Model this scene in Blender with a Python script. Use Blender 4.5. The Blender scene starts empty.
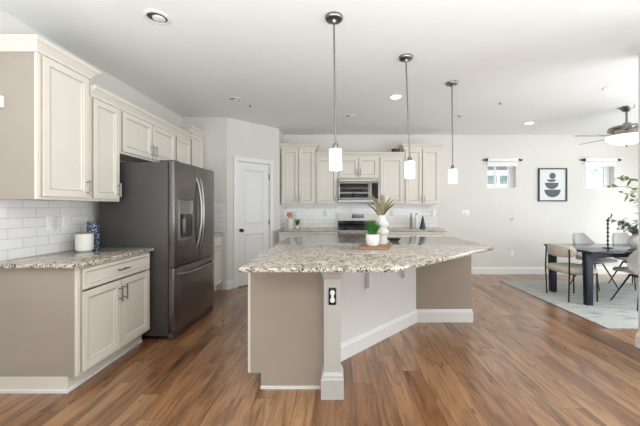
import bpy, bmesh, math, random
from mathutils import Vector, Matrix
C = bpy.context.scene.collection
S = bpy.context.scene
PI = math.pi
R = math.radians
rnd = random.Random(7)

# ------------------------------------------------------------------ camera
F = 305.0                      # focal length in pixels for a 640 px frame
CAMZ = 1.30
cam = bpy.data.cameras.new('camera'); co = bpy.data.objects.new('camera', cam); C.objects.link(co)
cam.sensor_width = 36; cam.lens = F / 640 * 36
cam.shift_x = -15 / 640; cam.shift_y = -5 / 640
co.location = (0, 0, CAMZ); co.rotation_euler = (R(90), 0, 0)
cam.clip_start = 0.05
S.camera = co

# ------------------------------------------------------------------ world, daylight, exposure
w = bpy.data.worlds.new('sky'); S.world = w; w.use_nodes = True
bg = w.node_tree.nodes['Background']
bg.inputs[0].default_value = (0.93, 0.97, 1.0, 1); bg.inputs[1].default_value = 2.0
S.view_settings.view_transform = 'Standard'; S.view_settings.look = 'None'
S.view_settings.gamma = 1; S.view_settings.use_curve_mapping = False
S.view_settings.exposure = -0.03
try: S.cycles.max_bounces = 8; S.cycles.diffuse_bounces = 5
except Exception: pass

def area(name, loc, rot, sx, sy, power, color=(1, 1, 1)):
    l = bpy.data.lights.new(name, 'AREA'); l.shape = 'RECTANGLE'; l.size = sx; l.size_y = sy
    l.energy = power; l.color = color
    o = bpy.data.objects.new(name, l); C.objects.link(o); o.location = loc; o.rotation_euler = rot
    return o
# daylight entering at the openings of the shell: right-hand glass doors, living room side, rear windows
DAY = (0.90, 0.98, 1.04)
area('daylight_dining', (6.45, 3.9, 1.15), (R(90 - 28), 0, R(90)), 2.8, 2.1, 55, DAY)
area('daylight_living', (6.45, 0.7, 1.25), (R(90 + 12), 0, R(90)), 3.4, 2.2, 130, DAY)
# unseen up-facing fill lights, added to brighten the ceiling
area('ceiling_fill_living', (1.0, -0.7, 1.15), (R(180 - 12), 0, 0), 6.4, 1.6, 310, DAY)
area('ceiling_fill_dining', (5.1, 1.6, 0.9), (R(180), 0, 0), 2.2, 2.2, 80, DAY)

# ------------------------------------------------------------------ materials
def mat(name, col, rough=0.5, metal=0.0, var=0.04, scale=6.0, bump=0.0, emit=None, estr=0.0, spec=0.5, stretch=None, trans=0.0, alpha=1.0):
    m = bpy.data.materials.new(name); m.use_nodes = True
    nt = m.node_tree; b = nt.nodes['Principled BSDF']
    b.inputs['Roughness'].default_value = rough; b.inputs['Metallic'].default_value = metal
    b.inputs['Specular IOR Level'].default_value = spec
    b.inputs['Transmission Weight'].default_value = trans
    tc = nt.nodes.new('ShaderNodeTexCoord'); n = nt.nodes.new('ShaderNodeTexNoise')
    n.inputs['Scale'].default_value = scale; n.inputs['Detail'].default_value = 3
    src = tc.outputs['Object']
    if stretch:
        mp = nt.nodes.new('ShaderNodeMapping'); mp.inputs['Scale'].default_value = stretch
        nt.links.new(src, mp.inputs[0]); src = mp.outputs[0]
    nt.links.new(src, n.inputs['Vector'])
    r = nt.nodes.new('ShaderNodeValToRGB')
    r.color_ramp.elements[0].position = 0.3; r.color_ramp.elements[1].position = 0.7
    r.color_ramp.elements[0].color = tuple(c * (1 - var) for c in col) + (1,)
    r.color_ramp.elements[1].color = tuple(min(1, c * (1 + var)) for c in col) + (1,)
    nt.links.new(n.outputs[0], r.inputs[0]); nt.links.new(r.outputs[0], b.inputs['Base Color'])
    if bump:
        bp = nt.nodes.new('ShaderNodeBump'); bp.inputs['Strength'].default_value = bump; bp.inputs['Distance'].default_value = 0.01
        nt.links.new(n.outputs[0], bp.inputs['Height']); nt.links.new(bp.outputs[0], b.inputs['Normal'])
    if emit:
        b.inputs['Emission Color'].default_value = emit + (1,); b.inputs['Emission Strength'].default_value = estr
    return m

def s2l(r, g, b):
    f = lambda v: (v / 255 / 12.92) if v / 255 <= 0.04045 else ((v / 255 + 0.055) / 1.055) ** 2.4
    return (f(r), f(g), f(b))

M = {}
M['wall'] = mat('wall_paint', s2l(219, 216, 210), 0.85, var=0.01)
M['ceil'] = mat('ceiling_paint', s2l(235, 236, 234), 0.9, var=0.01)
M['trim'] = mat('white_trim', s2l(232, 231, 229), 0.4, var=0.01)
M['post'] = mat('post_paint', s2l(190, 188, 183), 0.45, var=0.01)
M['seating'] = mat('island_side_paint', s2l(222, 221, 220), 0.6, var=0.01)
M['door'] = mat('door_paint', s2l(228, 227, 226), 0.4, var=0.01)
M['cab'] = mat('cabinet_paint', s2l(223, 217, 206), 0.38, var=0.015)
M['panel'] = mat('cabinet_paint_shaded', s2l(167, 157, 145), 0.42, var=0.02)  # greige cabinet paint, shade of camera-facing sides put into the colour
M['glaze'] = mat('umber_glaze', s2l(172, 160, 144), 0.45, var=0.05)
M['nickel'] = mat('brushed_nickel', (0.27, 0.26, 0.245), 0.28, 1.0, var=0.05, scale=30)
M['nickel_dark'] = mat('satin_nickel', (0.24, 0.23, 0.22), 0.3, 1.0, var=0.05, scale=30)
M['steel_dark'] = mat('black_stainless', (0.215, 0.20, 0.19), 0.27, 0.9, var=0.05, scale=4, stretch=(1, 1, 30))
M['steel_side'] = mat('charcoal_enamel', (0.075, 0.068, 0.065), 0.45, 0.2, var=0.05)
M['steel'] = mat('stainless_steel', (0.36, 0.34, 0.315), 0.33, 1.0, var=0.05, scale=5, stretch=(30, 1, 1))
M['black'] = mat('black_plastic', (0.012, 0.012, 0.013), 0.35, var=0.1)
M['blackglass'] = mat('black_glass', (0.008, 0.008, 0.009), 0.08, var=0.1)
M['iron'] = mat('cast_iron', (0.015, 0.015, 0.016), 0.6, var=0.2, scale=40, bump=0.2)
M['blackmetal'] = mat('black_metal', (0.014, 0.014, 0.016), 0.4, 0.3, var=0.1)
M['table'] = mat('blue_black_lacquer', (0.018, 0.025, 0.032), 0.14, var=0.15)
M['tleg'] = mat('blue_black_paint', (0.012, 0.018, 0.024), 0.45, var=0.15, spec=0.3)
M['cream'] = mat('cream_boucle', s2l(206, 198, 184), 0.95, var=0.08, scale=120, bump=0.5)
M['greyfab'] = mat('grey_fabric', s2l(176, 174, 172), 0.9, var=0.06, scale=90, bump=0.3)
M['white_plastic'] = mat('white_plastic', s2l(236, 235, 232), 0.35, var=0.01)
M['slot'] = mat('dark_slot', (0.02, 0.02, 0.02), 0.6)
M['ceramic'] = mat('white_ceramic', s2l(230, 227, 222), 0.45, var=0.03, scale=25, bump=0.1)
M['ceramic_m'] = mat('matte_white_ceramic', s2l(222, 219, 212), 0.8, var=0.04, scale=60, bump=0.3)
M['woodlid'] = mat('light_wood', s2l(196, 150, 100), 0.5, var=0.15, scale=8, stretch=(1, 12, 12))
M['board'] = mat('acacia_wood', s2l(150, 112, 82), 0.45, var=0.3, scale=7, stretch=(2, 18, 18))
M['grass'] = mat('bright_grass', s2l(62, 128, 52), 0.5, var=0.45, scale=25)
M['leaf'] = mat('green_leaf', s2l(110, 150, 70), 0.5, var=0.35, scale=14)
M['olive'] = mat('olive_leaf', s2l(96, 112, 88), 0.55, var=0.35, scale=14)
M['dry'] = mat('dried_leaf', s2l(160, 150, 122), 0.7, var=0.3, scale=18)
M['bark'] = mat('bark', s2l(96, 78, 60), 0.85, var=0.25, scale=20, bump=0.3)
M['darkwood'] = mat('dark_wood', s2l(82, 58, 42), 0.6, var=0.3, scale=6, stretch=(2, 14, 14))
M['navy'] = mat('navy_ceramic', s2l(40, 52, 72), 0.3, var=0.1)
M['olivebottle'] = mat('olive_glaze', s2l(150, 146, 118), 0.4, var=0.1)
M['darkdish'] = mat('dark_green_glaze', s2l(44, 50, 42), 0.3, var=0.2)
M['bulb'] = mat('lit_opal_glass', s2l(255, 250, 240), 0.3, emit=(1.0, 0.96, 0.90), estr=2.6)
M['bowl'] = mat('lit_frosted_bowl', s2l(250, 244, 232), 0.3, emit=(1.0, 0.93, 0.82), estr=0.75)
M['can'] = mat('lit_lens', s2l(255, 250, 240), 0.4, emit=(1.0, 0.97, 0.92), estr=5.0)
M['off'] = mat('unlit_lens', s2l(214, 212, 206), 0.4)
M['grey_ring'] = mat('grey_baffle', s2l(66, 62, 56), 0.6)
M['frame_black'] = mat('black_frame', (0.02, 0.02, 0.022), 0.4)
M['paper'] = mat('art_paper', s2l(222, 224, 224), 0.8, var=0.01)
M['ink'] = mat('charcoal_ink', s2l(96, 98, 102), 0.8, var=0.12, scale=40)
M['shade'] = mat('white_shade_cloth', s2l(236, 235, 230), 0.9, var=0.02, scale=60)
M['siding'] = mat('pale_siding', s2l(238, 240, 240), 0.8, var=0.03)
M['roof'] = mat('grey_shingle', s2l(112, 116, 120), 0.9, var=0.2, scale=20)
M['teal'] = mat('grey_green_glass', s2l(118, 140, 142), 0.2, var=0.2, scale=3)
M['frost'] = mat('pale_foliage', s2l(196, 206, 208), 0.9, var=0.25, scale=5)
M['display'] = mat('display_glass', (0.01, 0.011, 0.013), 0.1, emit=(0.5, 0.75, 1.0), estr=0.01)
M['copper'] = mat('brushed_fan_bronze', (0.55, 0.42, 0.34), 0.3, 1.0, var=0.08, scale=20)
M['blade'] = mat('fan_blade_wood', s2l(128, 118, 106), 0.45, var=0.1, scale=10)

def glass():
    m = bpy.data.materials.new('window_glass'); m.use_nodes = True; nt = m.node_tree
    for n in list(nt.nodes): nt.nodes.remove(n)
    o = nt.nodes.new('ShaderNodeOutputMaterial'); mx = nt.nodes.new('ShaderNodeMixShader')
    t = nt.nodes.new('ShaderNodeBsdfTransparent'); g = nt.nodes.new('ShaderNodeBsdfGlossy'); g.inputs['Roughness'].default_value = 0.02
    fr = nt.nodes.new('ShaderNodeFresnel'); fr.inputs[0].default_value = 1.35
    nt.links.new(fr.outputs[0], mx.inputs[0]); nt.links.new(t.outputs[0], mx.inputs[1]); nt.links.new(g.outputs[0], mx.inputs[2])
    nt.links.new(mx.outputs[0], o.inputs[0]); return m
M['glass'] = glass()

def N(nt, t, **kw):
    n = nt.nodes.new(t)
    for k, v in kw.items(): setattr(n, k, v)
    return n
def ramp(nt, src, stops):
    r = nt.nodes.new('ShaderNodeValToRGB'); e = r.color_ramp.elements
    while len(e) < len(stops): e.new(0.5)
    for i, (p, c) in enumerate(stops): e[i].position = p; e[i].color = tuple(c) + (1,)
    nt.links.new(src, r.inputs[0]); return r.outputs[0]
def mix(nt, fac, a, b, mode='MIX'):
    m = nt.nodes.new('ShaderNodeMix'); m.data_type = 'RGBA'; m.blend_type = mode
    for v, i in ((fac, 0), (a, 6), (b, 7)):
        if hasattr(v, 'node'): nt.links.new(v, m.inputs[i])
        else: m.inputs[i].default_value = v if i == 0 else tuple(v) + (1,)
    return m.outputs[2]

def floor_mat():
    m = bpy.data.materials.new('oak_plank_floor'); m.use_nodes = True; nt = m.node_tree; b = nt.nodes['Principled BSDF']
    L = nt.links.new
    tc = N(nt, 'ShaderNodeTexCoord'); sp = N(nt, 'ShaderNodeSeparateXYZ'); L(tc.outputs['Object'], sp.inputs[0])
    cb = N(nt, 'ShaderNodeCombineXYZ'); L(sp.outputs[0], cb.inputs[1])
    dv = N(nt, 'ShaderNodeMath', operation='DIVIDE'); L(sp.outputs[0], dv.inputs[0]); dv.inputs[1].default_value = 0.135
    fl = N(nt, 'ShaderNodeMath', operation='FLOOR'); L(dv.outputs[0], fl.inputs[0])
    wn = N(nt, 'ShaderNodeTexWhiteNoise', noise_dimensions='1D'); L(fl.outputs[0], wn.inputs['W'])
    sh = N(nt, 'ShaderNodeMath', operation='MULTIPLY_ADD'); L(wn.outputs['Value'], sh.inputs[0]); sh.inputs[1].default_value = 1.22; L(sp.outputs[1], sh.inputs[2])
    L(sh.outputs[0], cb.inputs[0])
    def brick(c1, c2, mort, ms):
        k = N(nt, 'ShaderNodeTexBrick'); L(cb.outputs[0], k.inputs['Vector'])
        k.offset = 0.0; k.offset_frequency = 2; k.inputs['Scale'].default_value = 1
        k.inputs['Brick Width'].default_value = 1.22; k.inputs['Row Height'].default_value = 0.135
        k.inputs['Mortar Size'].default_value = ms; k.inputs['Mortar Smooth'].default_value = 0.3
        k.inputs['Color1'].default_value = c1 + (1,); k.inputs['Color2'].default_value = c2 + (1,); k.inputs['Mortar'].default_value = mort + (1,)
        return k
    bw = brick((0, 0, 0), (1, 1, 1), (0.5, 0.5, 0.5), 0.0)          # one random value per plank
    bm = brick((1, 1, 1), (1, 1, 1), (0, 0, 0), 0.0018)
    # grain, shifted per plank
    off = N(nt, 'ShaderNodeVectorMath', operation='MULTIPLY_ADD'); L(bw.outputs['Color'], off.inputs[0])
    off.inputs[1].default_value = (13.7, 7.3, 5.1); L(tc.outputs['Object'], off.inputs[2])
    mp = N(nt, 'ShaderNodeMapping'); mp.inputs['Scale'].default_value = (17, 1.3, 1); L(off.outputs[0], mp.inputs[0])
    g = N(nt, 'ShaderNodeTexNoise'); g.inputs['Scale'].default_value = 1.0; g.inputs['Detail'].default_value = 7; g.inputs['Roughness'].default_value = 0.65; g.inputs['Distortion'].default_value = 1.6
    L(mp.outputs[0], g.inputs['Vector'])
    mp2 = N(nt, 'ShaderNodeMapping'); mp2.inputs['Scale'].default_value = (7, 1.3, 1); L(off.outputs[0], mp2.inputs[0])
    g2 = N(nt, 'ShaderNodeTexNoise'); g2.inputs['Scale'].default_value = 1.0; g2.inputs['Detail'].default_value = 4; g2.inputs['Distortion'].default_value = 1.5
    L(mp2.outputs[0], g2.inputs['Vector'])
    plank = ramp(nt, bw.outputs['Color'], [(0.0, s2l(127, 87, 55)), (0.35, s2l(154, 112, 77)), (0.7, s2l(168, 129, 94)), (1.0, s2l(116, 78, 49))])
    grain = ramp(nt, g.outputs[0], [(0.32, (0.42, 0.36, 0.30)), (0.47, (0.88, 0.86, 0.84)), (0.62, (1.08, 1.06, 1.04)), (0.8, (0.90, 0.88, 0.86))])
    c = mix(nt, 1.0, plank, grain, 'MULTIPLY')
    blot = ramp(nt, g2.outputs[0], [(0.30, (0.48, 0.41, 0.34)), (0.48, (0.98, 0.97, 0.96)), (0.75, (1.2, 1.18, 1.15))])
    c = mix(nt, 0.95, c, blot, 'MULTIPLY')
    kn = N(nt, 'ShaderNodeTexVoronoi'); kn.inputs['Scale'].default_value = 1.0
    mp3 = N(nt, 'ShaderNodeMapping'); mp3.inputs['Scale'].default_value = (7, 2.2, 1); L(off.outputs[0], mp3.inputs[0]); L(mp3.outputs[0], kn.inputs['Vector'])
    kf = ramp(nt, kn.outputs['Distance'], [(0.03, (0.25, 0.2, 0.16)), (0.11, (1, 1, 1))])
    c = mix(nt, 0.85, c, kf, 'MULTIPLY')
    seam = mix(nt, 0.7, (1, 1, 1), bm.outputs['Color'])
    c = mix(nt, 1.0, c, seam, 'MULTIPLY')
    L(c, b.inputs['Base Color'])
    b.inputs['IOR'].default_value = 1.6; b.inputs['Coat Weight'].default_value = 0.5; b.inputs['Coat Roughness'].default_value = 0.22
    rr = ramp(nt, g2.outputs[0], [(0.3, (0.36,) * 3), (0.8, (0.24,) * 3)]); L(rr, b.inputs['Roughness'])
    bp = N(nt, 'ShaderNodeBump'); bp.inputs['Strength'].default_value = 0.25; bp.inputs['Distance'].default_value = 0.002
    L(g.outputs[0], bp.inputs['Height']); L(bp.outputs[0], b.inputs['Normal'])
    return m
M['floor'] = floor_mat()

def tile_mat(name, axis, bw_, rh):
    m = bpy.data.materials.new(name); m.use_nodes = True; nt = m.node_tree; b = nt.nodes['Principled BSDF']; L = nt.links.new
    tc = N(nt, 'ShaderNodeTexCoord'); sp = N(nt, 'ShaderNodeSeparateXYZ'); L(tc.outputs['Object'], sp.inputs[0])
    cb = N(nt, 'ShaderNodeCombineXYZ'); L(sp.outputs[axis], cb.inputs[0]); 
    sub = N(nt, 'ShaderNodeMath', operation='SUBTRACT'); sub.inputs[1].default_value = 0.914; L(sp.outputs[2], sub.inputs[0]); L(sub.outputs[0], cb.inputs[1])
    k = N(nt, 'ShaderNodeTexBrick'); L(cb.outputs[0], k.inputs['Vector']); k.inputs['Scale'].default_value = 1
    k.inputs['Brick Width'].default_value = bw_; k.inputs['Row Height'].default_value = rh; k.inputs['Mortar Size'].default_value = 0.0022; k.inputs['Mortar Smooth'].default_value = 0.2
    k.inputs['Color1'].default_value = s2l(230, 229, 227) + (1,); k.inputs['Color2'].default_value = s2l(236, 235, 233) + (1,); k.inputs['Mortar'].default_value = s2l(196, 192, 187) + (1,)
    L(k.outputs['Color'], b.inputs['Base Color']); b.inputs['Roughness'].default_value = 0.15
    bp = N(nt, 'ShaderNodeBump'); bp.invert = True; bp.inputs['Strength'].default_value = 0.5; bp.inputs['Distance'].default_value = 0.002
    L(k.outputs['Fac'], bp.inputs['Height']); L(bp.outputs[0], b.inputs['Normal'])
    return m
M['tile_y'] = tile_mat('subway_tile_side', 1, 0.215, 0.0775)
M['tile_x'] = tile_mat('subway_tile_back', 0, 0.215, 0.0775)

def granite():
    m = bpy.data.materials.new('speckled_granite'); m.use_nodes = True; nt = m.node_tree; b = nt.nodes['Principled BSDF']; L = nt.links.new
    tc = N(nt, 'ShaderNodeTexCoord')
    n1 = N(nt, 'ShaderNodeTexNoise'); n1.inputs['Scale'].default_value = 30; n1.inputs['Detail'].default_value = 5; n1.inputs['Roughness'].default_value = 0.7; L(tc.outputs['Object'], n1.inputs['Vector'])
    base = ramp(nt, n1.outputs[0], [(0.32, s2l(122, 109, 94)), (0.44, s2l(184, 173, 157)), (0.55, s2l(207, 199, 186)), (0.7, s2l(221, 217, 209))])
    v = N(nt, 'ShaderNodeTexVoronoi'); v.inputs['Scale'].default_value = 135; L(tc.outputs['Object'], v.inputs['Vector'])
    sx = N(nt, 'ShaderNodeSeparateColor'); L(v.outputs['Color'], sx.inputs[0])
    n2 = N(nt, 'ShaderNodeTexNoise'); n2.inputs['Scale'].default_value = 16; n2.inputs['Detail'].default_value = 3; L(tc.outputs['Object'], n2.inputs['Vector'])
    ad = N(nt, 'ShaderNodeMath', operation='MULTIPLY_ADD'); L(n2.outputs[0], ad.inputs[0]); ad.inputs[1].default_value = 0.9; L(sx.outputs[0], ad.inputs[2])
    dk = ramp(nt, ad.outputs[0], [(0.0, (0, 0, 0)), (1.19, (0, 0, 0)), (1.24, (1, 1, 1))]) if False else None
    gt = N(nt, 'ShaderNodeMath', operation='GREATER_THAN'); L(ad.outputs[0], gt.inputs[0]); gt.inputs[1].default_value = 1.19
    c = mix(nt, gt.outputs[0], base, s2l(62, 52, 46))
    gt2 = N(nt, 'ShaderNodeMath', operation='GREATER_THAN'); L(sx.outputs[1], gt2.inputs[0]); gt2.inputs[1].default_value = 0.86
    mm = N(nt, 'ShaderNodeMath', operation='MULTIPLY'); L(gt2.outputs[0], mm.inputs[0]); mm.inputs[1].default_value = 0.7
    c = mix(nt, mm.outputs[0], c, s2l(142, 116, 92))
    L(c, b.inputs['Base Color']); b.inputs['Roughness'].default_value = 0.10; b.inputs['IOR'].default_value = 1.75
    return m
M['granite'] = granite()

def rug_mat():
    m = bpy.data.materials.new('woven_rug'); m.use_nodes = True; nt = m.node_tree; b = nt.nodes['Principled BSDF']; L = nt.links.new
    tc = N(nt, 'ShaderNodeTexCoord'); mp = N(nt, 'ShaderNodeMapping'); mp.inputs['Scale'].default_value = (3, 14, 1); L(tc.outputs['Object'], mp.inputs[0])
    n = N(nt, 'ShaderNodeTexNoise'); n.inputs['Scale'].default_value = 1.2; n.inputs['Detail'].default_value = 6; n.inputs['Roughness'].default_value = 0.7; L(mp.outputs[0], n.inputs['Vector'])
    c = ramp(nt, n.outputs[0], [(0.34, s2l(122, 132, 140)), (0.45, s2l(176, 180, 180)), (0.58, s2l(192, 190, 184)), (0.72, s2l(164, 154, 142))])
    L(c, b.inputs['Base Color']); b.inputs['Roughness'].default_value = 0.95
    return m
M['rug'] = rug_mat()

def book_mat():
    m = bpy.data.materials.new('patterned_blue_cover'); m.use_nodes = True; nt = m.node_tree; b = nt.nodes['Principled BSDF']; L = nt.links.new
    tc = N(nt, 'ShaderNodeTexCoord'); v = N(nt, 'ShaderNodeTexVoronoi'); v.inputs['Scale'].default_value = 60; L(tc.outputs['Object'], v.inputs['Vector'])
    c = ramp(nt, v.outputs['Distance'], [(0.30, s2l(196, 206, 216)), (0.42, s2l(52, 68, 92)), (0.9, s2l(40, 52, 74))])
    L(c, b.inputs['Base Color']); b.inputs['Roughness'].default_value = 0.5; return m
M['book'] = book_mat()

# ------------------------------------------------------------------ mesh helpers
class MB:
    def __init__(s): s.b = bmesh.new()
    def box(s, x0, x1, y0, y1, z0, z1, bev=0.0, seg=2):
        t = bmesh.new(); bmesh.ops.create_cube(t, size=1)
        for v in t.verts: v.co = Vector(((x0 + x1) / 2 + v.co.x * (x1 - x0), (y0 + y1) / 2 + v.co.y * (y1 - y0), (z0 + z1) / 2 + v.co.z * (z1 - z0)))
        if bev: bmesh.ops.bevel(t, geom=list(t.edges), offset=bev, segments=seg, profile=0.5, affect='EDGES')
        s.add(t); return s
    def add(s, t, mx=None):
        if mx is not None: t.transform(mx)
        me = bpy.data.meshes.new('tmp'); t.to_mesh(me); t.free(); s.b.from_mesh(me); bpy.data.meshes.remove(me); return s
    def prism(s, poly, z0, z1, bev=0.0, seg=2):
        t = bmesh.new()
        a = [t.verts.new((x, y, z0)) for x, y in poly]; c = [t.verts.new((x, y, z1)) for x, y in poly]
        n = len(poly); t.faces.new(a[::-1]); t.faces.new(c)
        for i in range(n): t.faces.new((a[i], a[(i + 1) % n], c[(i + 1) % n], c[i]))
        bmesh.ops.recalc_face_normals(t, faces=t.faces)
        if bev: bmesh.ops.bevel(t, geom=list(t.edges), offset=bev, segments=seg, profile=0.5, affect='EDGES')
        s.add(t); return s
    def prism_xz(s, poly, y0, y1, bev=0.0):           # polygon in x,z extruded along y
        t = MB(); t.prism([(x, z) for x, z in poly], y0, y1, bev)
        for v in t.b.verts: v.co = Vector((v.co.x, v.co.z, v.co.y))
        bmesh.ops.recalc_face_normals(t.b, faces=t.b.faces); s.add(t.b); return s
    def lathe(s, prof, c=(0, 0, 0), seg=24, axis='Z', cap=True):
        t = bmesh.new(); rings = []
        for r, z in prof:
            if r < 1e-5: rings.append([t.verts.new((0, 0, z))])
            else: rings.append([t.verts.new((r * math.cos(2 * PI * i / seg), r * math.sin(2 * PI * i / seg), z)) for i in range(seg)])
        for a, b in zip(rings, rings[1:]):
            for i in range(seg):
                j = (i + 1) % seg
                if len(a) == 1 and len(b) == 1: continue
                if len(a) == 1: t.faces.new((a[0], b[i], b[j]))
                elif len(b) == 1: t.faces.new((a[i], a[j], b[0]))
                else: t.faces.new((a[i], a[j], b[j], b[i]))
        if cap and len(rings[0]) > 1: t.faces.new(rings[0])
        if cap and len(rings[-1]) > 1: t.faces.new(rings[-1])
        bmesh.ops.recalc_face_normals(t, faces=t.faces)
        mx = Matrix.Translation(c)
        if axis == 'Y': mx = mx @ Matrix.Rotation(R(90), 4, 'X')       # z -> -y
        if axis == 'X': mx = mx @ Matrix.Rotation(R(90), 4, 'Y')       # z -> x
        s.add(t, mx); return s
    def tube(s, pts, r, seg=10, taper=None):
        t = bmesh.new(); pts = [Vector(p) for p in pts]; rings = []; n = len(pts)
        up = None
        for i, p in enumerate(pts):
            d = (pts[min(i + 1, n - 1)] - pts[max(i - 1, 0)]).normalized()
            if up is None: up = d.orthogonal().normalized()
            up = (up - d * up.dot(d)).normalized(); q = d.cross(up)
            rr = r if taper is None else r + (taper - r) * i / (n - 1)
            rings.append([t.verts.new(p + rr * (math.cos(2 * PI * k / seg) * up + math.sin(2 * PI * k / seg) * q)) for k in range(seg)])
        for a, b in zip(rings, rings[1:]):
            for k in range(seg): t.faces.new((a[k], a[(k + 1) % seg], b[(k + 1) % seg], b[k]))
        t.faces.new(rings[0]); t.faces.new(rings[-1])
        bmesh.ops.recalc_face_normals(t, faces=t.faces); s.add(t); return s
    def sweep(s, path, prof):                           # path in plan (right-hand side = outward), profile (out, z), mitred
        t = bmesh.new(); P = [Vector(p) for p in path]; n = len(P); rings = []
        nr = [Vector(((b - a).normalized().y, -(b - a).normalized().x)) for a, b in zip(P, P[1:])]
        for i, p in enumerate(P):
            if i == 0: m = nr[0]
            elif i == n - 1: m = nr[-1]
            else:
                m = (nr[i - 1] + nr[i]).normalized(); m = m / max(0.2, m.dot(nr[i]))
            rings.append([t.verts.new((p.x + m.x * o, p.y + m.y * o, z)) for o, z in prof])
        k = len(prof)
        for a, b in zip(rings, rings[1:]):
            for j in range(k): t.faces.new((a[j], a[(j + 1) % k], b[(j + 1) % k], b[j]))
        t.faces.new(rings[0]); t.faces.new(rings[-1])
        bmesh.ops.recalc_face_normals(t, faces=t.faces); s.add(t); return s
    def rings(s, x0, x1, z0, z1, yb, prof, glz=()):             # rectangular panel facing -y: back plane yb, profile [(inset, y)]
        t = bmesh.new(); rr = []
        for ins, y in [(prof[0][0], yb)] + prof:
            rr.append([t.verts.new(c) for c in ((x0 + ins, y, z0 + ins), (x1 - ins, y, z0 + ins), (x1 - ins, y, z1 - ins), (x0 + ins, y, z1 - ins))])
        for i_, (a, b) in enumerate(zip(rr, rr[1:])):
            for j in range(4): t.faces.new((a[j], a[(j + 1) % 4], b[(j + 1) % 4], b[j])).material_index = 1 if i_ in glz else 0
        t.faces.new(rr[0]); t.faces.new(rr[-1])
        bmesh.ops.recalc_face_normals(t, faces=t.faces); s.add(t); return s
    def build(s, name, m, parent=None, smooth=35, mx=None, m2=None):
        me = bpy.data.meshes.new(name)
        if mx is not None: s.b.transform(mx)
        s.b.to_mesh(me); s.b.free()
        me.materials.append(M[m] if isinstance(m, str) else m)
        if m2: me.materials.append(M[m2])
        if smooth:
            me.shade_smooth(); me.set_sharp_from_angle(angle=R(smooth))
        o = bpy.data.objects.new(name, me); C.objects.link(o)
        if parent: o.parent = parent
        return o

def tag(o, label=None, cat=None, group=None, kind=None):
    if label: o['label'] = label
    if cat: o['category'] = cat
    if group: o['group'] = group
    if kind: o['kind'] = kind
    return o
def thing(name, label, cat, loc=(0, 0, 0), rz=0, group=None):
    o = bpy.data.objects.new(name, None); C.objects.link(o); o.empty_display_size = 0.1
    o.location = loc; o.rotation_euler = (0, 0, rz); return tag(o, label, cat, group)
def struct(o): o['kind'] = 'structure'; return o
def copy_tree(o, parent=None):
    c = o.copy(); C.objects.link(c)
    if parent: c.parent = parent
    for ch in [x for x in bpy.data.objects if x.parent == o]: copy_tree(ch, c)
    return c

# ------------------------------------------------------------------ the room shell
XL, YB, ZC, XR, YR = -2.43, 6.0, 2.74, 6.6, -4.5
struct(MB().box(XL - 0.12, XR + 0.12, YR - 0.12, YB + 0.16, -0.1, 0).build('floor', 'floor'))
struct(MB().box(XL - 0.12, XR + 0.12, YR - 0.12, YB + 0.16, ZC, ZC + 0.1).build('ceiling', 'ceil'))
struct(MB().box(XL - 0.12, XL, YR, YB + 0.16, 0, ZC).build('wall_left', 'wall'))
W1 = (2.99, 3.575, 1.685, 2.20); W2 = (4.90, 5.51, 1.685, 2.20)
wb = MB(); T = 0.16
wb.box(XL, XR, YB, YB + T, 0, W1[2]); wb.box(XL, XR, YB, YB + T, W1[3], ZC)
wb.box(XL, W1[0], YB, YB + T, W1[2], W1[3]); wb.box(W1[1], W2[0], YB, YB + T, W1[2], W1[3]); wb.box(W2[1], XR, YB, YB + T, W1[2], W1[3])
struct(wb.build('wall_back', 'wall', smooth=0))
# right side of the dining room and living room, with openings where the daylight comes in
wr = MB()
for y0, y1, z0, z1 in ((YR, -1.0, 0, ZC), (2.4, 2.6, 0, ZC), (5.3, YB, 0, ZC), (-1.0, 2.4, 2.40, ZC), (-1.0, 2.4, 0, 0.1), (2.6, 5.3, 2.25, ZC), (2.6, 5.3, 0, 0.1)):
    wr.box(XR, XR + 0.12, y0, y1, z0, z1)
struct(wr.build('wall_dining', 'wall', smooth=0))
struct(MB().box(XL, XR, YR - 0.12, YR, 0, ZC).build('wall_rear', 'wall', smooth=0))
# short wall end at the right edge of the frame
struct(MB().box(2.835, 2.96, 2.0, 2.85, 0, ZC).build('wall_right', 'wall'))
# pantry: front wall, diagonal wall with the doorway, short side wall
PX, PY = -1.717, 4.85
struct(MB().box(XL, PX - 0.05, PY, PY + 0.12, 0, ZC).prism([(PX - 0.05, PY), (PX, PY), (PX - 0.05, PY + 0.12)], 0, ZC).build('wall_front', 'wall', smooth=0))
DX = Matrix.Translation((PX, PY, 0)) @ Matrix.Rotation(R(45), 4, 'Z')
dw = MB(); dw.box(0.0, 0.172, 0, 0.12, 0, ZC); dw.box(0.793, 0.986, 0, 0.12, 0, ZC); dw.box(0.172, 0.793, 0, 0.12, 2.075, ZC)
struct(dw.build('wall_pantry', 'wall', smooth=0, mx=DX))
SX, SY = PX + 0.986 * math.cos(R(45)), PY + 0.986 * math.sin(R(45))
struct(MB().prism([(SX, SY), (SX, YB), (SX - 0.12, YB), (SX - 0.12, SY)], 0, ZC).build('wall_return', 'wall', smooth=0))

BB = [(0, 0), (0.014, 0), (0.014, 0.105), (0.010, 0.118), (0.010, 0.128), (0.004, 0.14), (0, 0.14)]
def baseboard(name, path): return struct(MB().sweep(path, BB).build(name, 'trim', smooth=0))
baseboard('baseboard_back', [(1.98, YB), (XR, YB)])
baseboard('baseboard_right', [(2.96, 2.85), (2.835, 2.85), (2.835, 2.0)])
baseboard('baseboard_pantry', [(PX - 0.07, PY), (PX, PY), (PX + 0.105 * .7071, PY + 0.105 * .7071)])
baseboard('baseboard_corner', [(PX + 0.86 * .7071, PY + 0.86 * .7071), (SX, SY)])

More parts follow.
